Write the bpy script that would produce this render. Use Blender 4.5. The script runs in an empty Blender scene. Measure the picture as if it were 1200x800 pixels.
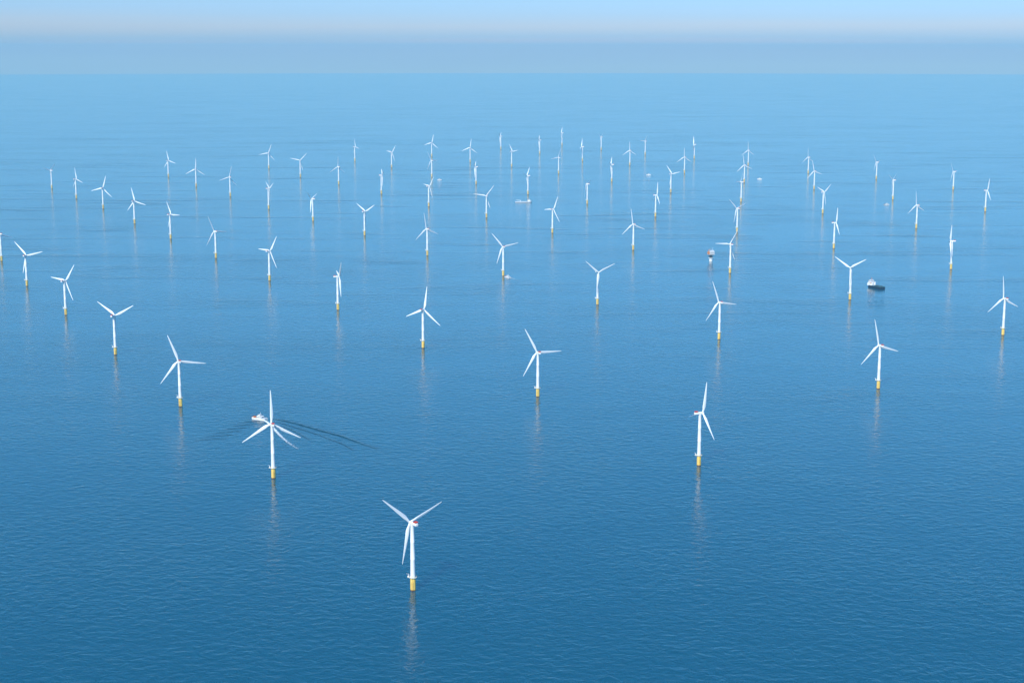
import bpy, bmesh, math, random
from math import sin, cos, pi, radians
from mathutils import Vector, Matrix
random.seed(7)
scene = bpy.context.scene
COL = scene.collection

# ------------------------------------------------------------------ camera
CAM_H = 660.0
FOCAL_PX = 1800.0                      # at 1200 px wide
PITCH = math.atan(342.0 / FOCAL_PX)
cam_d = bpy.data.cameras.new('camera')
cam = bpy.data.objects.new('camera', cam_d); COL.objects.link(cam)
cam.location = (0, 0, CAM_H)
cam.rotation_euler = (pi / 2 - PITCH, 0, 0)
cam_d.sensor_width = 36.0
cam_d.lens = FOCAL_PX / 1200.0 * 36.0
cam_d.clip_start = 5.0
cam_d.clip_end = 200000.0
scene.camera = cam

# ------------------------------------------------------------------ light
SUN_EL = radians(40)
SUN_AZ = math.atan2(-0.42, -0.90)      # from +Y towards +X: behind the camera, to the left
SKY_STRENGTH = 0.085
SUN_STRENGTH = 4.0
to_sun = Vector((sin(SUN_AZ) * cos(SUN_EL), cos(SUN_AZ) * cos(SUN_EL), sin(SUN_EL)))

world = bpy.data.worlds.new('World'); scene.world = world
world.use_nodes = True
nt = world.node_tree; nt.nodes.clear()
w_out = nt.nodes.new('ShaderNodeOutputWorld')
w_bg = nt.nodes.new('ShaderNodeBackground'); w_bg.inputs['Strength'].default_value = SKY_STRENGTH
w_sky = nt.nodes.new('ShaderNodeTexSky'); w_sky.sky_type = 'NISHITA'; w_sky.sun_disc = False
w_sky.sun_elevation = SUN_EL; w_sky.sun_rotation = SUN_AZ
w_sky.altitude = 100; w_sky.air_density = 1.0; w_sky.dust_density = 0.6; w_sky.ozone_density = 3.0
# layered air low over the horizon: sky colour by elevation
w_tc = nt.nodes.new('ShaderNodeTexCoord')
w_sep = nt.nodes.new('ShaderNodeSeparateXYZ')
w_map = nt.nodes.new('ShaderNodeMapRange')
w_map.inputs['From Min'].default_value = -0.04; w_map.inputs['From Max'].default_value = 0.46
w_ramp = nt.nodes.new('ShaderNodeValToRGB')
w_mul = nt.nodes.new('ShaderNodeMix'); w_mul.data_type = 'RGBA'; w_mul.blend_type = 'MULTIPLY'
w_mul.inputs['Factor'].default_value = 1.0
w_noise = nt.nodes.new('ShaderNodeTexNoise'); w_noise.inputs['Scale'].default_value = 2.2; w_noise.inputs['Detail'].default_value = 2.0
w_nmap = nt.nodes.new('ShaderNodeMapping'); w_nmap.inputs['Scale'].default_value = (1.0, 1.0, 40.0)
w_madd = nt.nodes.new('ShaderNodeMath'); w_madd.operation = 'MULTIPLY_ADD'; w_madd.inputs[1].default_value = 0.014
L = nt.links.new
L(w_tc.outputs['Generated'], w_sep.inputs[0])
L(w_tc.outputs['Generated'], w_nmap.inputs['Vector']); L(w_nmap.outputs[0], w_noise.inputs['Vector'])
L(w_noise.outputs['Fac'], w_madd.inputs[0]); L(w_sep.outputs['Z'], w_madd.inputs[2])
L(w_madd.outputs[0], w_map.inputs['Value']); L(w_map.outputs[0], w_ramp.inputs[0])
SKY_RAMP = [(-0.040, (0.58, 0.58, 0.76)), (-0.012, (0.58, 0.58, 0.76)), (-0.001, (0.50, 0.46, 0.70)),
            (0.007, (0.34, 0.45, 0.74)), (0.015, (0.39, 0.46, 0.70)), (0.024, (0.315, 0.45, 0.75)),
            (0.06, (0.225, 0.435, 0.73)), (0.16, (0.42, 0.77, 0.96)), (0.42, (0.22, 0.66, 0.93))]
cr = w_ramp.color_ramp
while len(cr.elements) > 1: cr.elements.remove(cr.elements[0])
for i, (z, c) in enumerate(SKY_RAMP):
    p = (z + 0.007 + 0.04) / 0.50
    p = min(max(p, 0.0), 1.0)
    e = cr.elements[0] if i == 0 else cr.elements.new(p)
    e.position = p; e.color = (c[0] / 1.5, c[1] / 1.5, c[2] / 1.5, 1)
w_gain = nt.nodes.new('ShaderNodeVectorMath'); w_gain.operation = 'SCALE'; w_gain.inputs['Scale'].default_value = 3.0
L(w_ramp.outputs[0], w_gain.inputs[0])
L(w_sky.outputs[0], w_mul.inputs['A']); L(w_gain.outputs[0], w_mul.inputs['B'])
L(w_mul.outputs['Result'], w_bg.inputs['Color']); L(w_bg.outputs[0], w_out.inputs['Surface'])

sun_d = bpy.data.lights.new('sun', 'SUN'); sun_d.energy = SUN_STRENGTH; sun_d.angle = radians(0.5)
sun_d.color = (1.0, 0.95, 0.87)
sun = bpy.data.objects.new('sun', sun_d); COL.objects.link(sun)
sun.rotation_euler = (-to_sun).to_track_quat('-Z', 'Y').to_euler()

scene.view_settings.view_transform = 'Standard'
scene.view_settings.look = 'None'
scene.view_settings.exposure = 0.43
scene.view_settings.gamma = 1.0
scene.view_settings.use_curve_mapping = False
scene.render.engine = 'CYCLES'
scene.cycles.max_bounces = 6
scene.cycles.volume_bounces = 1
scene.cycles.use_denoising = True

# ------------------------------------------------------------------ helpers
def tag(o, label=None, cat=None, group=None, kind=None):
    if label: o['label'] = label
    if cat: o['category'] = cat
    if group: o['group'] = group
    if kind: o['kind'] = kind
    return o

def empty(name, loc=(0, 0, 0), rz=0.0):
    o = bpy.data.objects.new(name, None); COL.objects.link(o)
    o.location = loc; o.rotation_euler = (0, 0, rz); o.empty_display_size = 5
    return o

def obj(name, bm, mat, parent=None, smooth=True, loc=None):
    me = bpy.data.meshes.new(name)
    bmesh.ops.recalc_face_normals(bm, faces=bm.faces)
    bm.to_mesh(me); bm.free()
    for p in me.polygons: p.use_smooth = smooth
    if smooth: me.set_sharp_from_angle(angle=radians(40))
    me.materials.append(mat)
    o = bpy.data.objects.new(name, me); COL.objects.link(o)
    if parent: o.parent = parent
    if loc: o.location = loc
    return o

def add_lathe(bm, prof, n=24, c=(0, 0, 0), axis='Z', caps=True):
    """prof: list of (radius, height)."""
    rings = []
    for r, z in prof:
        ring = []
        for i in range(n):
            a = 2 * pi * i / n
            x, y = r * cos(a), r * sin(a)
            v = (x, y, z) if axis == 'Z' else ((x, z, y) if axis == 'Y' else (z, x, y))
            ring.append(bm.verts.new((v[0] + c[0], v[1] + c[1], v[2] + c[2])))
        rings.append(ring)
    for a, b in zip(rings, rings[1:]):
        for i in range(n):
            bm.faces.new((a[i], a[(i + 1) % n], b[(i + 1) % n], b[i]))
    if caps:
        bm.faces.new(rings[0][::-1]); bm.faces.new(rings[-1])

def add_box(bm, c, s, bevel=0.0, rz=0.0, taper=None):
    r = bmesh.ops.create_cube(bm, size=1.0)
    vs = r['verts']
    for v in vs:
        k = taper if (taper and v.co.z > 0) else (1, 1)
        v.co = Vector((v.co.x * s[0] * k[0], v.co.y * s[1] * k[1], v.co.z * s[2]))
    if bevel:
        es = list({e for v in vs for e in v.link_edges})
        rr = bmesh.ops.bevel(bm, geom=es, offset=bevel, segments=2, affect='EDGES', profile=0.5)
        vs = list({v for f in rr['faces'] for v in f.verts} | {v for v in vs if v.is_valid})
    M = Matrix.Translation(c) @ Matrix.Rotation(rz, 4, 'Z')
    for v in vs: v.co = M @ v.co

def add_tube(bm, pts, r, n=8):
    pts = [Vector(p) for p in pts]
    for a, b in zip(pts, pts[1:]):
        d = b - a
        q = d.to_track_quat('Z', 'Y').to_matrix()
        ra = [bm.verts.new(a + q @ Vector((r * cos(2 * pi * i / n), r * sin(2 * pi * i / n), 0))) for i in range(n)]
        rb = [bm.verts.new(b + q @ Vector((r * cos(2 * pi * i / n), r * sin(2 * pi * i / n), 0))) for i in range(n)]
        for i in range(n): bm.faces.new((ra[i], ra[(i + 1) % n], rb[(i + 1) % n], rb[i]))
        bm.faces.new(ra[::-1]); bm.faces.new(rb)

def add_ring(bm, R, r, z, c=(0, 0), n=24, m=6):
    rings = []
    for i in range(n):
        a = 2 * pi * i / n
        rings.append([bm.verts.new((c[0] + (R + r * cos(2 * pi * j / m)) * cos(a), c[1] + (R + r * cos(2 * pi * j / m)) * sin(a), z + r * sin(2 * pi * j / m))) for j in range(m)])
    for i in range(n):
        A, B = rings[i], rings[(i + 1) % n]
        for j in range(m): bm.faces.new((A[j], B[j], B[(j + 1) % m], A[(j + 1) % m]))

# ------------------------------------------------------------------ materials
def paint(name, col, rough=0.4, var=0.06, vscale=0.15, streak=True, metal=0.0):
    """painted steel with weathering: soft patches and faint vertical run marks"""
    m = bpy.data.materials.new(name); m.use_nodes = True
    t = m.node_tree; b = t.nodes['Principled BSDF']
    tc = t.nodes.new('ShaderNodeTexCoord')
    mp = t.nodes.new('ShaderNodeMapping'); mp.inputs['Scale'].default_value = (1, 1, 0.12 if streak else 1)
    nz = t.nodes.new('ShaderNodeTexNoise'); nz.inputs['Scale'].default_value = vscale * 6; nz.inputs['Detail'].default_value = 5
    rp = t.nodes.new('ShaderNodeMapRange'); rp.inputs['To Min'].default_value = 1 - var * 2; rp.inputs['To Max'].default_value = 1 + var
    mx = t.nodes.new('ShaderNodeMix'); mx.data_type = 'RGBA'; mx.blend_type = 'MULTIPLY'; mx.inputs['Factor'].default_value = 1
    mx.inputs['A'].default_value = (*col, 1)
    t.links.new(tc.outputs['Object'], mp.inputs[0]); t.links.new(mp.outputs[0], nz.inputs['Vector'])
    t.links.new(nz.outputs['Fac'], rp.inputs['Value']); t.links.new(rp.outputs[0], mx.inputs['B'])
    t.links.new(mx.outputs['Result'], b.inputs['Base Color'])
    b.inputs['Roughness'].default_value = rough; b.inputs['Metallic'].default_value = metal
    return m

M_WHITE = paint('white_paint', (0.80, 0.80, 0.79), 0.38, 0.03)
M_BLADE = paint('blade_gelcoat', (0.80, 0.81, 0.81), 0.35, 0.02, streak=False)
M_GREY = paint('grey_steel', (0.35, 0.36, 0.37), 0.5, 0.08)
M_LIGHTGREY = paint('light_grey_paint', (0.58, 0.60, 0.62), 0.45, 0.06)
M_RED = paint('red_paint', (0.52, 0.05, 0.03), 0.45, 0.06)
M_ORANGE = paint('orange_paint', (0.66, 0.22, 0.05), 0.45, 0.06)
M_NAVY = paint('dark_hull_paint', (0.012, 0.02, 0.05), 0.35, 0.1)
M_TEAL = paint('green_deck_paint', (0.02, 0.11, 0.12), 0.6, 0.12)
M_GLASS = paint('dark_glass', (0.02, 0.03, 0.04), 0.08, 0.0)
M_DARKSTEEL = paint('dark_steel', (0.05, 0.055, 0.065), 0.5, 0.1)

def yellow_mat():
    m = paint('yellow_paint', (0.84, 0.57, 0.13), 0.45, 0.06)
    t = m.node_tree; b = t.nodes['Principled BSDF']
    old = b.inputs['Base Color'].links[0].from_socket
    tc = t.nodes.new('ShaderNodeTexCoord'); sp = t.nodes.new('ShaderNodeSeparateXYZ')
    nz = t.nodes.new('ShaderNodeTexNoise'); nz.inputs['Scale'].default_value = 1.2
    ad = t.nodes.new('ShaderNodeMath'); ad.operation = 'MULTIPLY_ADD'; ad.inputs[1].default_value = -1.6
    mr = t.nodes.new('ShaderNodeMapRange'); mr.inputs['From Min'].default_value = 0.1; mr.inputs['From Max'].default_value = 0.7
    mx = t.nodes.new('ShaderNodeMix'); mx.data_type = 'RGBA'; mx.inputs['A'].default_value = (0.22, 0.09, 0.02, 1)
    t.links.new(tc.outputs['Object'], sp.inputs[0]); t.links.new(tc.outputs['Object'], nz.inputs['Vector'])
    t.links.new(nz.outputs['Fac'], ad.inputs[0]); t.links.new(sp.outputs['Z'], ad.inputs[2])
    t.links.new(ad.outputs[0], mr.inputs['Value']); t.links.new(mr.outputs[0], mx.inputs['Factor'])
    t.links.new(old, mx.inputs['B']); t.links.new(mx.outputs['Result'], b.inputs['Base Color'])
    return m
M_YELLOW = yellow_mat()

def water_mat():
    m = bpy.data.materials.new('sea_water'); m.use_nodes = True
    t = m.node_tree; b = t.nodes['Principled BSDF']; K = t.links.new
    b.inputs['Base Color'].default_value = (0.0003, 0.063, 0.107, 1)
    b.inputs['IOR'].default_value = 1.333
    b.inputs['Specular IOR Level'].default_value = 0.72
    b.subsurface_method = 'BURLEY'
    b.inputs['Subsurface Weight'].default_value = 1.0
    b.inputs['Subsurface Scale'].default_value = 2.0
    b.inputs['Subsurface Radius'].default_value = (16.0, 36.0, 52.0)     # daylight spreads for metres in the sea
    tc = t.nodes.new('ShaderNodeTexCoord')
    # wind lanes, slicks and tidal streaks: calmer and rougher water in long bands
    mp = t.nodes.new('ShaderNodeMapping'); mp.inputs['Scale'].default_value = (0.0007, 0.0024, 1); mp.inputs['Rotation'].default_value = (0, 0, radians(-7))
    big = t.nodes.new('ShaderNodeTexNoise'); big.inputs['Scale'].default_value = 1.0; big.inputs['Detail'].default_value = 5; big.inputs['Roughness'].default_value = 0.55; big.inputs['Distortion'].default_value = 0.8
    K(tc.outputs['Object'], mp.inputs[0]); K(mp.outputs[0], big.inputs['Vector'])
    patch = t.nodes.new('ShaderNodeTexNoise'); patch.inputs['Scale'].default_value = 0.006; patch.inputs['Detail'].default_value = 3
    K(tc.outputs['Object'], patch.inputs['Vector'])
    # waves
    mw = t.nodes.new('ShaderNodeMapping'); mw.inputs['Rotation'].default_value = (0, 0, radians(12)); mw.inputs['Scale'].default_value = (0.75, 1.0, 1)
    K(tc.outputs['Object'], mw.inputs[0])
    w1 = t.nodes.new('ShaderNodeTexNoise'); w1.inputs['Scale'].default_value = 0.09; w1.inputs['Detail'].default_value = 3.5; w1.inputs['Roughness'].default_value = 0.55; w1.inputs['Distortion'].default_value = 0.6
    K(mw.outputs[0], w1.inputs['Vector'])
    amp = t.nodes.new('ShaderNodeMapRange'); amp.inputs['From Min'].default_value = 0.35; amp.inputs['From Max'].default_value = 0.68
    amp.inputs['To Min'].default_value = 0.8; amp.inputs['To Max'].default_value = 1.25
    K(patch.outputs['Fac'], amp.inputs['Value'])
    amp2 = t.nodes.new('ShaderNodeMapRange'); amp2.inputs['From Min'].default_value = 0.40; amp2.inputs['From Max'].default_value = 0.66
    amp2.inputs['To Min'].default_value = 0.8; amp2.inputs['To Max'].default_value = 1.25
    K(big.outputs['Fac'], amp2.inputs['Value'])
    ms = t.nodes.new('ShaderNodeMapping'); ms.inputs['Scale'].default_value = (0.0016, 0.0085, 1); ms.inputs['Rotation'].default_value = (0, 0, radians(8))
    K(tc.outputs['Object'], ms.inputs[0])
    st = t.nodes.new('ShaderNodeTexNoise'); st.inputs['Scale'].default_value = 1.0; st.inputs['Detail'].default_value = 3; st.inputs['Distortion'].default_value = 0.5
    K(ms.outputs[0], st.inputs['Vector'])
    amp3 = t.nodes.new('ShaderNodeMapRange'); amp3.inputs['From Min'].default_value = 0.56; amp3.inputs['From Max'].default_value = 0.72
    amp3.inputs['To Min'].default_value = 1.0; amp3.inputs['To Max'].default_value = 2.8
    K(st.outputs['Fac'], amp3.inputs['Value'])
    # the tidal streaks lie in the waters of the inner farm, beyond the near rows
    sy = t.nodes.new('ShaderNodeSeparateXYZ'); K(tc.outputs['Object'], sy.inputs[0])
    reg = t.nodes.new('ShaderNodeMapRange'); reg.inputs['From Min'].default_value = 3000; reg.inputs['From Max'].default_value = 6500
    reg.inputs['To Min'].default_value = 1.25; reg.inputs['To Max'].default_value = 3.4
    K(sy.outputs['Y'], reg.inputs['Value']); K(reg.outputs[0], amp3.inputs['To Max'])
    m3 = t.nodes.new('ShaderNodeMath'); m3.operation = 'MULTIPLY'
    K(amp2.outputs[0], m3.inputs[0]); K(amp3.outputs[0], m3.inputs[1])
    mu = t.nodes.new('ShaderNodeMath'); mu.operation = 'MULTIPLY'
    K(amp.outputs[0], mu.inputs[0]); K(m3.outputs[0], mu.inputs[1])
    h = t.nodes.new('ShaderNodeMath'); h.operation = 'MULTIPLY'
    K(w1.outputs['Fac'], h.inputs[0]); K(mu.outputs[0], h.inputs[1])
    bp = t.nodes.new('ShaderNodeBump'); bp.inputs['Strength'].default_value = 1.0; bp.inputs['Distance'].default_value = WAVE_H
    K(h.outputs[0], bp.inputs['Height']); K(bp.outputs[0], b.inputs['Normal'])
    ro = t.nodes.new('ShaderNodeMapRange'); ro.inputs['From Min'].default_value = 0.40; ro.inputs['From Max'].default_value = 0.66
    ro.inputs['To Min'].default_value = 0.02; ro.inputs['To Max'].default_value = 0.08
    K(big.outputs['Fac'], ro.inputs['Value']); K(ro.outputs[0], b.inputs['Roughness'])
    return m
WAVE_H = 1.08
M_SEA = water_mat()

def foam_mat():
    m = bpy.data.materials.new('sea_foam'); m.use_nodes = True
    t = m.node_tree; b = t.nodes['Principled BSDF']; K = t.links.new
    b.inputs['Base Color'].default_value = (0.78, 0.82, 0.84, 1); b.inputs['Roughness'].default_value = 0.8
    tc = t.nodes.new('ShaderNodeTexCoord')
    nz = t.nodes.new('ShaderNodeTexNoise'); nz.inputs['Scale'].default_value = 0.35; nz.inputs['Detail'].default_value = 6; nz.inputs['Roughness'].default_value = 0.65
    K(tc.outputs['Object'], nz.inputs['Vector'])
    at = t.nodes.new('ShaderNodeAttribute'); at.attribute_name = 'thick'
    ad = t.nodes.new('ShaderNodeMath'); ad.operation = 'ADD'
    K(nz.outputs['Fac'], ad.inputs[0]); K(at.outputs['Fac'], ad.inputs[1])
    mr = t.nodes.new('ShaderNodeMapRange'); mr.inputs['From Min'].default_value = 0.78; mr.inputs['From Max'].default_value = 1.15
    K(ad.outputs[0], mr.inputs['Value']); K(mr.outputs[0], b.inputs['Alpha'])
    return m
M_FOAM = foam_mat()

# ------------------------------------------------------------------ the setting: sea and air
SEA_R = 43850.0
SEA_DEPTH = 80.0
bm = bmesh.new()
prev = None
for r in (0.0, 500, 2000, 6000, 15000, 30000, SEA_R):
    if r == 0:
        prev = [bm.verts.new((0, 0, 0))]; continue
    ring = [bm.verts.new((r * cos(2 * pi * i / 192), r * sin(2 * pi * i / 192), 0)) for i in range(192)]
    for i in range(192):
        if len(prev) == 1: bm.faces.new((prev[0], ring[i], ring[(i + 1) % 192]))
        else: bm.faces.new((prev[i], ring[i], ring[(i + 1) % 192], prev[(i + 1) % 192]))
    prev = ring
low = [bm.verts.new((v.co.x, v.co.y, -SEA_DEPTH)) for v in prev]
for i in range(192): bm.faces.new((prev[i], prev[(i + 1) % 192], low[(i + 1) % 192], low[i]))
bm.faces.new(low[::-1])
sea = obj('sea', bm, M_SEA, smooth=False)
tag(sea, kind='structure')

HAZE_DENSITY = 2.9e-5
HAZE_COLOR = (0.34, 0.72, 0.84)
mh = bpy.data.materials.new('sea_haze'); mh.use_nodes = True
ht = mh.node_tree; ht.nodes.clear()
ho = ht.nodes.new('ShaderNodeOutputMaterial'); hv = ht.nodes.new('ShaderNodeVolumePrincipled')
hv.inputs['Color'].default_value = (*HAZE_COLOR, 1); hv.inputs['Density'].default_value = HAZE_DENSITY
hv.inputs['Anisotropy'].default_value = 0.0
ht.links.new(hv.outputs[0], ho.inputs['Volume'])
bm = bmesh.new()
HAZE_TOP = 790.0
HAZE_LOW = -SEA_DEPTH - 1.0
add_box(bm, (0, 0, (HAZE_TOP + HAZE_LOW) / 2), (2 * SEA_R + 300, 2 * SEA_R + 300, HAZE_TOP - HAZE_LOW))
haze = obj('haze', bm, mh, smooth=False)
tag(haze, kind='stuff')

# ------------------------------------------------------------------ wind turbine
HUB_Z = 86.5
OVER = 5.0
def blade_bm():
    bm = bmesh.new()
    st = [(1.0, 2.3, 2.3, 0), (3.0, 2.3, 2.2, 0), (6.5, 3.0, 1.7, 12), (11, 4.1, 1.2, 11), (17, 3.7, 0.9, 8),
          (26, 3.0, 0.62, 5), (36, 2.2, 0.42, 3), (46, 1.45, 0.26, 1), (51.5, 0.95, 0.16, 0), (53.5, 0.35, 0.08, 0)]
    rings = []
    n = 14
    for z, c, th, tw in st:
        c *= 1.3; th *= 1.2
        ring = []
        for i in range(n):
            a = 2 * pi * i / n
            x = 0.5 * c * cos(a); y = 0.5 * th * sin(a) * (1.0 + 0.35 * cos(a) if z > 4 else 1.0)
            if z > 4: x -= 0.18 * c
            x, y = x * cos(radians(tw)) - y * sin(radians(tw)), x * sin(radians(tw)) + y * cos(radians(tw))
            ring.append(bm.verts.new((x, y - 0.0006 * z * z * 0.8, z)))
        rings.append(ring)
    for a, b in zip(rings, rings[1:]):
        for i in range(n): bm.faces.new((a[i], a[(i + 1) % n], b[(i + 1) % n], b[i]))
    bm.faces.new(rings[0][::-1]); bm.faces.new(rings[-1])
    return bm

def make_turbine():
    root = empty('wind_turbine')
    # foundation: yellow transition piece
    bm = bmesh.new()
    add_lathe(bm, [(3.4, -0.8), (3.4, 16.2), (3.65, 16.25), (3.65, 16.7), (3.2, 16.75)], 32)
    tp = obj('transition_piece', bm, M_YELLOW, root)
    bm = bmesh.new()
    for sx in (-0.9, 0.9):
        add_tube(bm, [(sx, -3.9, -0.5), (sx, -3.9, 10.5), (sx, -3.2, 12.0)], 0.22)
        for z in (1.5, 5.5, 9.5): add_tube(bm, [(sx, -3.9, z), (sx * .8, -3.2, z)], 0.14, 6)
    obj('boat_landing', bm, M_YELLOW, tp)
    bm = bmesh.new()
    for sx in (-0.3, 0.3): add_tube(bm, [(sx, -3.7, 0.3), (sx, -3.7, 17.4)], 0.07, 6)
    for k in range(42): add_tube(bm, [(-0.3, -3.7, 0.6 + 0.4 * k), (0.3, -3.7, 0.6 + 0.4 * k)], 0.04, 4)
    obj('ladder', bm, M_YELLOW, tp)
    # work platform with railing and davit
    bm = bmesh.new()
    add_lathe(bm, [(5.0, 16.72), (5.0, 17.05)], 32)
    add_box(bm, (-5.2, 0, 16.88), (3.2, 4.2, 0.30))
    for k in range(8):
        a = 2 * pi * k / 8
        add_tube(bm, [(2.8 * cos(a), 2.8 * sin(a), 14.6), (4.6 * cos(a), 4.6 * sin(a), 16.7)], 0.14, 6)
    pf = obj('platform', bm, M_LIGHTGREY, root, smooth=False)
    bm = bmesh.new()
    for z in (17.6, 18.15): add_ring(bm, 4.85, 0.06, z)
    for k in range(20):
        a = 2 * pi * k / 20
        add_tube(bm, [(4.85 * cos(a), 4.85 * sin(a), 17.05), (4.85 * cos(a), 4.85 * sin(a), 18.2)], 0.05, 5)
    for z in (17.6, 18.15): add_tube(bm, [(-5, 2.0, z), (-6.7, 2.0, z), (-6.7, -2.0, z), (-5, -2.0, z)], 0.06, 5)
    obj('railing', bm, M_YELLOW, pf)
    bm = bmesh.new()
    add_tube(bm, [(-5.4, 1.2, 17), (-5.4, 1.2, 20.6)], 0.28); add_tube(bm, [(-5.4, 1.2, 20.3), (-8.2, -0.4, 21.2)], 0.2)
    add_box(bm, (-5.5, -0.9, 18.0), (1.8, 1.5, 1.9), 0.1)
    obj('davit_crane', bm, M_WHITE, pf)
    # tower
    bm = bmesh.new()
    pr = [(3.2, 16.9)]
    for z in (17.2, 40, 40.15, 40.3, 62, 62.15, 62.3, 84.0):
        r = 3.2 - (z - 17) / 67 * 0.85
        if z in (40.15, 62.15): r += 0.05
        pr.append((r, z))
    pr.append((2.4, 84.1)); pr.append((2.4, 84.9))
    add_lathe(bm, pr, 32)
    tw = obj('tower', bm, M_WHITE, root)
    bm = bmesh.new(); add_box(bm, (0, -3.2, 18.6), (1.1, 0.25, 2.4), 0.1)
    obj('door', bm, M_LIGHTGREY, tw, smooth=False)
    # nacelle (local origin at rotor axis over the tower)
    bm = bmesh.new()
    secs = [(-3.6, 1.75, 1.85), (-2.6, 2.0, 2.05), (2.0, 2.1, 2.15), (7.5, 2.1, 2.1), (9.6, 1.95, 1.85), (10.1, 1.6, 1.5)]
    rings = []
    n = 20
    for y, hw, hh in secs:
        ring = []
        for i in range(n):
            a = 2 * pi * i / n
            ca, sa = cos(a), sin(a)
            ring.append(bm.verts.new((hw * math.copysign(abs(ca) ** 0.5, ca), y, 0.15 + hh * math.copysign(abs(sa) ** 0.5, sa))))
        rings.append(ring)
    for a, b in zip(rings, rings[1:]):
        for i in range(n): bm.faces.new((a[i], a[(i + 1) % n], b[(i + 1) % n], b[i]))
    bm.faces.new(rings[0]); bm.faces.new(rings[-1][::-1])
    nac = obj('nacelle', bm, M_WHITE, root, loc=(0, 0, HUB_Z))
    bm = bmesh.new()
    add_box(bm, (0, 6.9, 2.52), (4.3, 5.2, 0.22))
    for sx in (-2.1, 2.1):
        add_box(bm, (sx, 6.9, 3.1), (0.1, 5.2, 0.95))
    add_box(bm, (0, 9.45, 3.1), (4.1, 0.1, 0.95)); add_box(bm, (0, 4.35, 3.1), (4.1, 0.1, 0.95))
    obj('hoist_platform', bm, M_RED, nac, smooth=False)
    bm = bmesh.new()
    add_tube(bm, [(0, 2.5, 2.1), (0, 2.5, 4.6)], 0.09, 6); add_tube(bm, [(-0.9, 2.5, 4.0), (0.9, 2.5, 4.0)], 0.08, 6)
    obj('wind_sensor', bm, M_GREY, nac)
    # hub, origin on the rotor centre
    bm = bmesh.new()
    add_lathe(bm, [(0.05, -2.7), (0.75, -2.5), (1.35, -1.9), (1.75, -0.9), (1.85, 0.0), (1.85, 1.2), (1.7, 1.45)], 24, axis='Y')
    obj('rotor_hub', bm, M_WHITE, root)
    b0 = obj('blade', blade_bm(), M_BLADE, root)
    for k in (1, 2):
        b = b0.copy(); COL.objects.link(b); b.parent = root
    return root

KIDS = {}
def copy_tree(o, parent=None):
    c = o.copy(); COL.objects.link(c)
    if parent: c.parent = parent
    for ch in KIDS.get(o.name, []): copy_tree(ch, c)
    return c

def pose(root, yaw, th, landing):
    k = 0
    for ch in root.children:
        base = ch.name.split('.')[0]
        if base == 'nacelle':
            ch.location = (0, 0, HUB_Z); ch.rotation_euler = (0, 0, yaw)
        elif base in ('rotor_hub', 'blade'):
            ch.location = (OVER * sin(yaw), -OVER * cos(yaw), HUB_Z)
            a = th + (k * 2 * pi / 3 if base == 'blade' else 0)
            if base == 'blade': k += 1
            rot = Matrix.Rotation(yaw, 3, 'Z') @ Matrix.Rotation(a, 3, 'Y')
            if base == 'blade' and abs(cos(yaw)) < 0.40: rot = rot @ Matrix.Rotation(radians(72), 3, 'Z')   # blades feathered
            ch.rotation_euler = rot.to_euler()
        else:
            ch.rotation_euler = (0, 0, landing)

# grid positions in metres (x, y, rotor yaw, rotor angle), row by row from the nearest turbine
ROWS = [
    [(-123,1819,-140,48), (-374,2327,-160,0), (-624,2819,-155,20), (-873,3318,160,58), (-1129,3832,150,84), (-1378,4318,165,44), (-1620,4838,-125,12)],
    [(302,2402,110,108), (50,2903,-155,28), (-200,3396,150,112), (-449,3910,105,80), (-704,4417,140,88), (-953,4909,-130,24), (-1210,5419,135,32), (-1456,5908,155,16), (-1725,6474,175,104), (-1965,6928,135,16), (-2222,7426,-115,72)],
    [(726,2974,-155,12), (480,3500,-150,20), (225,3991,30,68), (-26,4516,-155,40), (-276,4974,-140,8), (-532,5521,140,60), (-779,5998,-110,48), (-1024,6457,120,60), (-1289,7031,-140,104), (-1544,7520,-160,116), (-1809,8108,145,16)],
    [(1155,3554,-155,4), (908,4076,-40,60), (655,4573,-150,84), (406,5112,-150,8), (148,5600,130,96), (-102,6123,-160,80), (-356,6564,125,84), (-607,7145,100,60), (-863,7665,-135,116), (-1114,8108,-165,76), (-1372,8698,-165,100)],
    [(1342,4655,-100,16), (1087,5157,95,108), (828,5629,-140,48), (576,6155,100,112), (327,6675,-115,44), (74,7122,-110,72), (-179,7665,-95,56), (-422,8108,-130,28), (-684,8761,135,84), (-944,9271,120,20)],
    [(1519,5750,-145,4), (1274,6286,115,72), (1010,6770,-120,84), (746,7223,130,44), (507,7817,-100,72), (252,8329,-135,96), (-2,8842,125,40), (-249,9183,-175,112), (-503,9678,170,108)],
    [(1964,6364,95,104), (1705,6875,-125,60), (1451,7386,-155,12), (1173,7774,-155,8), (936,8364,-155,0), (682,8925,-155,0), (423,9271,-105,100), (179,9949,-95,64), (-75,10395,-100,56)],
    [(2111,7357,-130,32), (1888,7978,-130,36), (1605,8348,-140,0), (1367,8925,-150,0), (1121,9491,-95,96), (848,9833,-130,84), (595,10306,-120,60), (350,10820,-105,80)],
]
ORD = ['first', 'second', 'third', 'fourth', 'fifth', 'sixth', 'seventh', 'eighth', 'ninth', 'tenth', 'eleventh']
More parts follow.
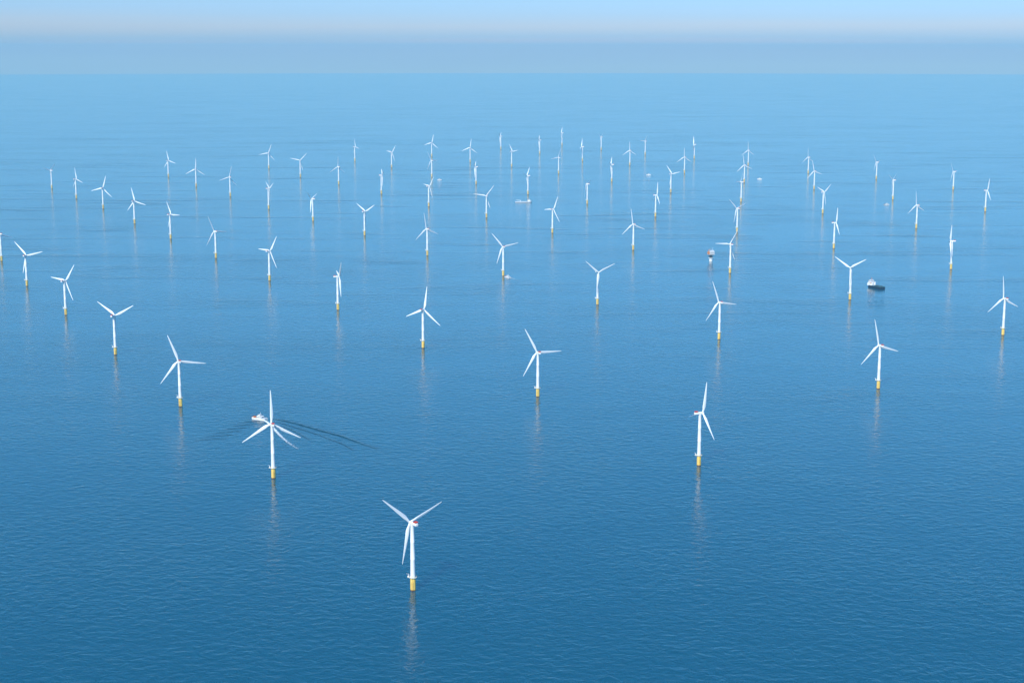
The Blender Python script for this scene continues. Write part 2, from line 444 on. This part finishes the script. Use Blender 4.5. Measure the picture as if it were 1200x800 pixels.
SPECIAL = {
    (0, 0): 'nearest and largest white turbine, long blade pointing up to the right',
    (0, 1): 'white turbine with white crew boat passing just behind its rotor, one blade upright',
    (0, 6): 'white turbine cut by the left edge of the picture, one blade tip in view',
    (1, 0): 'white turbine seen from the side with boxy nacelle facing left, second nearest to camera',
    (2, 3): 'white turbine with Y-shaped rotor and a crew boat nosed against its yellow foot',
    (3, 0): 'white turbine nearest the right edge, one thin blade upright, another pointing down left',
    (3, 1): 'white turbine with V-shaped raised blades just left of the dark-hulled supply ship',
    (3, 2): 'white turbine just right of the offshore substation, one blade level to the left',
    (4, 5): 'small white turbine with a long pale work vessel lying at its foot',
    (5, 2): 'small white turbine directly behind the Y-shaped one above the offshore substation',
    (6, 1): 'small white turbine with V-shaped blades and a tiny white boat at its foot',
    (7, 7): 'tiny faint white turbine farthest of all from the camera',
}
def pose_words(yaw, th):
    if abs(cos(yaw)) < 0.36: return 'rotor seen edge-on'
    best = None
    for k in range(3):
        a = th + k * 2 * pi / 3
        dx, dy = sin(a) * cos(yaw), cos(a)
        ang = math.degrees(math.atan2(dx, dy))
        if abs(ang) < 13: return 'one blade straight up'
        if abs(abs(ang) - 180) < 16: best = 'Y-shaped rotor'
        elif best is None and abs(abs(ang) - 90) < 14: best = 'one blade level to the ' + ('right' if ang > 0 else 'left')
    if best: return best
    ups = []
    for k in range(3):
        a = th + k * 2 * pi / 3
        ups.append((cos(a), sin(a) * cos(yaw)))
    u = max(ups)
    return 'highest blade leaning ' + ('right' if u[1] > 0 else 'left')

proto = make_turbine()
def collect(o):
    KIDS[o.name] = sorted(o.children, key=lambda c: c.name)
    for c in KIDS[o.name]: collect(c)
bpy.context.view_layer.update()
collect(proto)
first = True
todo = []
for m, row in enumerate(ROWS):
    for k, (x, y, yw, th) in enumerate(row):
        t = proto if first else copy_tree(proto)
        first = False
        t.location = (x, y, 0)
        todo.append((t, yw, th, m, k))
        lab = SPECIAL.get((m, k))
        if not lab:
            place = 'front row' if m == 0 else ORD[m] + ' row back'
            if m == 7: place = 'farthest row'
            lab = 'white turbine, %s, %s from right end of %s' % (pose_words(radians(yw), radians(th)), ORD[k], place)
        tag(t, lab, 'wind turbine', 'wind turbines standing in diagonal rows on the sea')
bpy.context.view_layer.update()
for t, yw, th, m, k in todo:
    pose(t, radians(yw), radians(th), radians([-8, 10, -15, 5][(m * 3 + k) % 4]))

# ------------------------------------------------------------------ vessels
def hull_bm(Lh, B, D, sheer, draft=0.8, bow=0.35, n=20, flare=0.8, stern=0.92):
    """ship hull along +X, bow at +X, waterline at z=0; returns closed bmesh"""
    bm = bmesh.new(); secs = []
    for i in range(n + 1):
        u = i / n; x = (u - 0.5) * Lh
        k = 1.0
        if u > 1 - bow: k = math.sqrt(max(0.0, 1 - ((u - 1 + bow) / bow) ** 2.2))
        if u < 0.08: k = stern + (1 - stern) * u / 0.08
        hb = max(0.04, 0.5 * B * k)
        top = D + sheer * max(0.0, (u - 0.45) / 0.55) ** 2
        xw = x - (0.04 * Lh if u > 0.9 else 0) * (u - 0.9) / 0.1
        secs.append([bm.verts.new(p) for p in ((xw, 0, -draft), (xw, -hb * flare, -draft), (xw, -hb * (0.5 + flare / 2), D * .3), (x, -hb, top), (x, hb, top), (xw, hb * (0.5 + flare / 2), D * .3), (xw, hb * flare, -draft))])
    m = 7
    for a, b in zip(secs, secs[1:]):
        for j in range(m): bm.faces.new((a[j], a[(j + 1) % m], b[(j + 1) % m], b[j]))
    bm.faces.new(secs[0]); bm.faces.new(secs[-1][::-1])
    return bm

def window_band(name, c, s, parent, z, h, inset=0.03):
    bm = bmesh.new(); add_box(bm, (c[0], c[1], z), (s[0] + 2 * inset, s[1] + 2 * inset, h))
    return obj(name, bm, M_GLASS, parent, smooth=False)

def crew_boat(loc, heading, label, group='crew boats working among the turbines'):
    root = empty('crew_boat', loc, heading)
    bm = bmesh.new()
    for sy in (-2.9, 2.9):
        hb = hull_bm(25.0, 2.6, 2.1, 1.0, bow=0.4)
        for v in hb.verts: v.co.y += sy
        me = bpy.data.meshes.new('tmp'); hb.to_mesh(me); hb.free(); bm.from_mesh(me); bpy.data.meshes.remove(me)
    obj('hull', bm, M_WHITE, root, smooth=False)
    bm = bmesh.new()
    add_box(bm, (-0.8, 0, 2.25), (22.6, 8.2, 0.5), 0.1)
    obj('deck', bm, M_LIGHTGREY, root, smooth=False)
    bm = bmesh.new()
    add_box(bm, (-2.0, 0, 3.9), (9.0, 6.8, 2.8), 0.25)
    add_box(bm, (-0.6, 0, 6.2), (5.4, 5.4, 2.0), 0.3, taper=(0.8, 0.9))
    wh = obj('wheelhouse', bm, M_WHITE, root, smooth=False)
    bm = bmesh.new(); add_box(bm, (-0.6, 0, 6.35), (5.15, 5.2, 0.8)); add_box(bm, (-2.0, 0, 4.3), (9.06, 6.86, 0.7))
    obj('window', bm, M_GLASS, wh, smooth=False)
    bm = bmesh.new()
    add_tube(bm, [(-2.2, 0, 7.0), (-2.6, 0, 11.0)], 0.15); add_tube(bm, [(-2.5, -1.2, 9.2), (-2.5, 1.2, 9.2)], 0.1); add_box(bm, (-2.2, 0, 8.4), (0.5, 2.2, 0.3))
    obj('mast', bm, M_WHITE, root)
    bm = bmesh.new(); add_box(bm, (11.7, 0, 2.9), (1.3, 7.6, 1.5), 0.3)
    obj('bow_fender', bm, M_DARKSTEEL, root)
    bm = bmesh.new(); add_box(bm, (7.2, 0, 2.56), (6.6, 6.6, 0.12)); add_box(bm, (9.3, 0, 3.25), (1.6, 5.0, 1.25), 0.2)
    obj('foredeck_cover', bm, M_ORANGE, root, smooth=False)
    bm = bmesh.new()
    for sy in (-3.9, 3.9):
        add_tube(bm, [(-11.8, sy, 3.5), (9.5, sy, 3.5)], 0.06, 5)
        for k in range(10): add_tube(bm, [(-11.8 + 2.3 * k, sy, 2.4), (-11.8 + 2.3 * k, sy, 3.5)], 0.05, 5)
    obj('railing', bm, M_GREY, root)
    tag(root, label, 'boat', group)
    return root

def copy_thing(root):
    if root.name not in KIDS: collect(root)
    return copy_tree(root)

boat = crew_boat((-459, 2716, 0), radians(150), 'white crew boat with orange foredeck behind the second nearest turbine, trailing a curved wake')
boat.scale = (1.25, 1.25, 1.25)
bpy.context.view_layer.update()
for (x, y, hd, lab) in [
    (-13, 4483, 128, 'small white crew boat with its bow against a turbine foot, left of centre'),
    (731, 8248, 175, 'tiny white boat in open water left of a turbine with Y-shaped rotor'),
    (1282, 7973, 165, 'tiny white boat alone in the gap right of a tight column of turbines'),
    (1620, 6638, 200, 'tiny white boat beside a turbine foot at far right, ahead of a dark streak'),
    (-373, 7920, 15, 'tiny dark-looking boat just right of a turbine rotor, near top centre')]:
    b = copy_thing(boat); b.location = (x, y, 0); b.rotation_euler = (0, 0, radians(hd))
    b['label'] = lab
    b.scale = (0.95, 0.95, 0.95)

def supply_ship():
    hd = math.atan2(52, -34)
    root = empty('supply_ship', (1025, 4282, 0), hd)
    obj('hull', hull_bm(58, 15.5, 5.2, 4.0, bow=0.3), M_NAVY, root, smooth=False)
    bm = bmesh.new(); add_box(bm, (-9, 0, 5.32), (36, 13.4, 0.3)); add_box(bm, (-9, 7.2, 6.0), (37, 0.4, 1.6)); add_box(bm, (-9, -7.2, 6.0), (37, 0.4, 1.6))
    obj('cargo_deck', bm, M_TEAL, root, smooth=False)
    bm = bmesh.new()
    add_box(bm, (17.5, 0, 8.6), (17, 14.4, 6.6), 0.3); add_box(bm, (17.0, 0, 13.4), (14, 13.6, 3.2), 0.3)
    add_box(bm, (17.2, 0, 16.5), (11, 12.4, 3.1), 0.3); add_box(bm, (17.2, 0, 19.4), (9, 13.4, 2.7), 0.5, taper=(0.86, 0.94))
    ss = obj('superstructure', bm, M_WHITE, root, smooth=False)
    bm = bmesh.new(); add_box(bm, (17.2, 0, 19.6), (8.8, 13.2, 1.1)); add_box(bm, (17.0, 0, 13.7), (14.06, 13.66, 0.8)); add_box(bm, (17.2, 0, 16.8), (11.06, 12.46, 0.8))
    obj('window', bm, M_GLASS, ss, smooth=False)
    for sy in (-5.2, 5.2):
        bm = bmesh.new(); add_box(bm, (7.6, sy, 11.5), (2.8, 2.4, 9.0), 0.3, taper=(0.85, 0.8))
        obj('funnel', bm, M_WHITE, root, smooth=False)
    bm = bmesh.new(); add_tube(bm, [(16, 0, 20.7), (16, 0, 28.5)], 0.35); add_tube(bm, [(16, -2.6, 25), (16, 2.6, 25)], 0.2); add_box(bm, (16.2, 0, 23.4), (0.8, 3.4, 0.4))
    obj('mast', bm, M_ORANGE, root)
    for sy in (-6.9, 6.9):
        bm = bmesh.new(); add_lathe(bm, [(0.2, -3.0), (1.0, -2.4), (1.15, 0), (1.0, 2.4), (0.2, 3.0)], 12, (13.2, sy * 1.06, 13.0), axis='X')
        obj('lifeboat', bm, M_ORANGE, root)
    bm = bmesh.new()
    for i, (x, y) in enumerate([(-4, -3), (-4, 3), (-12, 2.5), (-20, -2)]): add_box(bm, (x, y, 6.8), (6.1, 2.5, 2.6), 0.05)
    obj('deck_cargo', bm, M_DARKSTEEL, root, smooth=False)
    tag(root, 'supply ship with dark hull and tall white superstructure in the open water at right', 'ship')
supply_ship()

def work_vessel():
    root = empty('work_vessel', (51, 6740, 0), radians(4))
    obj('hull', hull_bm(74, 16, 4.2, 2.2, bow=0.2), M_LIGHTGREY, root, smooth=False)
    bm = bmesh.new(); add_box(bm, (-6, 0, 4.35), (56, 13.5, 0.3)); obj('deck', bm, M_WHITE, root, smooth=False)
    bm = bmesh.new(); add_box(bm, (24, 0, 7.2), (11, 12, 5.2), 0.3); add_box(bm, (24.5, 0, 11.2), (8, 10.5, 2.8), 0.3)
    dh = obj('deckhouse', bm, M_WHITE, root, smooth=False)
    bm = bmesh.new(); add_box(bm, (24.5, 0, 11.5), (8.06, 10.56, 0.9)); obj('window', bm, M_GLASS, dh, smooth=False)
    bm = bmesh.new(); add_lathe(bm, [(1.6, 4.4), (1.3, 9.5)], 14, (-14, 4, 0)); add_tube(bm, [(-14, 4, 9.0), (-32, 2, 11.5)], 0.6)
    obj('crane', bm, M_WHITE, root)
    bm = bmesh.new(); add_tube(bm, [(25, 0, 12.6), (25, 0, 18)], 0.25); obj('mast', bm, M_WHITE, root)
    tag(root, 'long low pale work vessel lying broadside at the foot of a small turbine', 'vessel')
work_vessel()

def substation():
    root = empty('offshore_substation', (631, 4838, 0), radians(14))
    bm = bmesh.new()
    add_lathe(bm, [(5.2, -0.8), (5.2, 10.5), (4.4, 11.0)], 28)
    add_lathe(bm, [(7.6, 10.2), (7.6, 10.9)], 28)
    obj('foundation', bm, M_WHITE, root)
    bm = bmesh.new()
    for sx in (-6.5, 6.5):
        for sy in (-5.5, 5.5): add_tube(bm, [(sx * .55, sy * .55, 10.6), (sx, sy, 21.5)], 0.9, 10)
    add_lathe(bm, [(3.6, 10.9), (3.6, 21.5)], 20)
    add_tube(bm, [(-6.0, -5.2, 20.5), (6.0, -5.2, 20.5)], 0.5); add_tube(bm, [(-6.0, 5.2, 20.5), (6.0, 5.2, 20.5)], 0.5)
    obj('support_frame', bm, M_DARKSTEEL, root)
    bm = bmesh.new()
    add_box(bm, (0, 0, 22.0), (20.5, 16, 1.0)); add_box(bm, (1.6, 0, 27.2), (15.4, 14.4, 9.4), 0.15); add_box(bm, (3, 0, 33.2), (11, 11, 2.6), 0.15)
    tpp = obj('topside', bm, M_LIGHTGREY, root, smooth=False)
    bm = bmesh.new()
    for k in range(5): add_box(bm, (-3.6 + 2.7 * k, -7.22, 27.4), (1.6, 0.1, 5.4))
    obj('louvre', bm, M_GREY, tpp, smooth=False)
    bm = bmesh.new(); add_box(bm, (-8.2, 0, 26.2), (3.9, 13.0, 7.4), 0.15); add_lathe(bm, [(1.0, 29.8), (0.9, 37.0)], 14, (-8.2, -2, 0)); add_tube(bm, [(-8.2, -2, 36.4), (-3.0, -4, 40.0)], 0.45)
    obj('crane', bm, M_ORANGE, root, smooth=False)
    bm = bmesh.new(); add_tube(bm, [(6, 3, 34.4), (6, 3, 43)], 0.25); obj('mast', bm, M_WHITE, root)
    bm = bmesh.new()
    for z in (23.3, 24.0):
        add_tube(bm, [(-10.2, -7.9, z), (10.2, -7.9, z), (10.2, 7.9, z), (-10.2, 7.9, z), (-10.2, -7.9, z)], 0.07, 5)
    obj('railing', bm, M_GREY, root)
    tag(root, 'offshore substation, white box with orange end on dark legs, left of a turbine', 'substation')
substation()

# ------------------------------------------------------------------ wakes
def spline(pts, n):
    out = []
    P = [Vector(p) for p in pts]
    P = [P[0] * 2 - P[1]] + P + [P[-1] * 2 - P[-2]]
    for i in range(1, len(P) - 2):
        for j in range(n):
            t = j / n
            a, b, c, d = P[i - 1], P[i], P[i + 1], P[i + 2]
            out.append(0.5 * ((2 * b) + (c - a) * t + (2 * a - 5 * b + 4 * c - d) * t * t + (3 * b - a - 3 * c + d) * t ** 3))
    out.append(P[-2]); return out

wake_bm = bmesh.new()
def ridge(pts, width, height, seg=10):
    """a smooth swell of water along a line, sinking into the sea at its rims"""
    c = spline([(p[0], p[1]) for p in pts], seg)
    N = len(c); M = 10; prev = None
    for i, p in enumerate(c):
        d = (c[min(i + 1, N - 1)] - c[max(i - 1, 0)]).normalized(); nrm = Vector((-d.y, d.x))
        u = i / (N - 1); env = min(1, u * 8) * min(1, (1 - u) * 3)
        env *= 0.8 + 0.4 * random.random()
        ring = []
        for j in range(M + 1):
            s = (j / M - 0.5) * 2
            z = height * env * (0.5 + 0.5 * cos(pi * s)) - 0.06
            q = p + nrm * s * width * 0.5
            ring.append(wake_bm.verts.new((q.x, q.y, z)))
        if prev:
            for j in range(M): wake_bm.faces.new((prev[j], prev[j + 1], ring[j + 1], ring[j]))
        prev = ring
ridge([(-440, 2726), (-392, 2688), (-345, 2640), (-297, 2592), (-255, 2540), (-222, 2500)], 10, 1.2)
ridge([(-425, 2696), (-385, 2655), (-340, 2605), (-300, 2555)], 7, 0.6)
ridge([(-412, 2668), (-378, 2620), (-345, 2560)], 7, 0.5)
ridge([(-330, 2590), (-290, 2540), (-262, 2490)], 6, 0.5)
for k in range(6):
    x0, y0 = -464 - 10 * k, 2704 - 26 * k
    ridge([(x0 + 12 + 2 * k, y0 + 2), (x0 - 6, y0 - 4), (x0 - 28 - 2 * k, y0 - 16)], 6.5, 0.5 - 0.03 * k)
wake = obj('wake', wake_bm, M_SEA)
tag(wake, kind='structure')

foam_bm = bmesh.new()
lay = foam_bm.verts.layers.float.new('thick')
def foam_strip(pts, w0, w1, t0, t1):
    c = spline([(p[0], p[1]) for p in pts], 10); N = len(c); M = 6; prev = None
    for i, p in enumerate(c):
        d = (c[min(i + 1, N - 1)] - c[max(i - 1, 0)]).normalized(); nrm = Vector((-d.y, d.x)); u = i / (N - 1)
        ring = []
        for j in range(M + 1):
            s = (j / M - 0.5) * 2
            q = p + nrm * s * 0.5 * (w0 + (w1 - w0) * u)
            v = foam_bm.verts.new((q.x, q.y, 0.9 * (1 - u * .5) * (1 - s * s) + 0.10))
            v[lay] = (t0 + (t1 - t0) * u) * (1 - abs(s) ** 2.5) - 0.1 * abs(s)
            ring.append(v)
        if prev:
            for j in range(M): foam_bm.faces.new((prev[j], prev[j + 1], ring[j + 1], ring[j]))
        prev = ring
foam_strip([(-448, 2706), (-438, 2686), (-424, 2650), (-405, 2600), (-384, 2550), (-360, 2505)], 7, 11, 0.9, 0.34)
foam_strip([(-5, 4470), (6, 4452), (20, 4425), (30, 4400)], 6, 9, 0.6, 0.2)
foam_strip([(742, 8246), (790, 8238)], 7, 9, 0.6, 0.1)
foam_strip([(1294, 7970), (1340, 7958)], 7, 9, 0.6, 0.1)
foam_strip([(1608, 6634), (1570, 6620)], 7, 9, 0.5, 0.1)
foam = obj('foam', foam_bm, M_FOAM)
tag(foam, 'white propeller foam streaming behind the boats', kind='stuff')
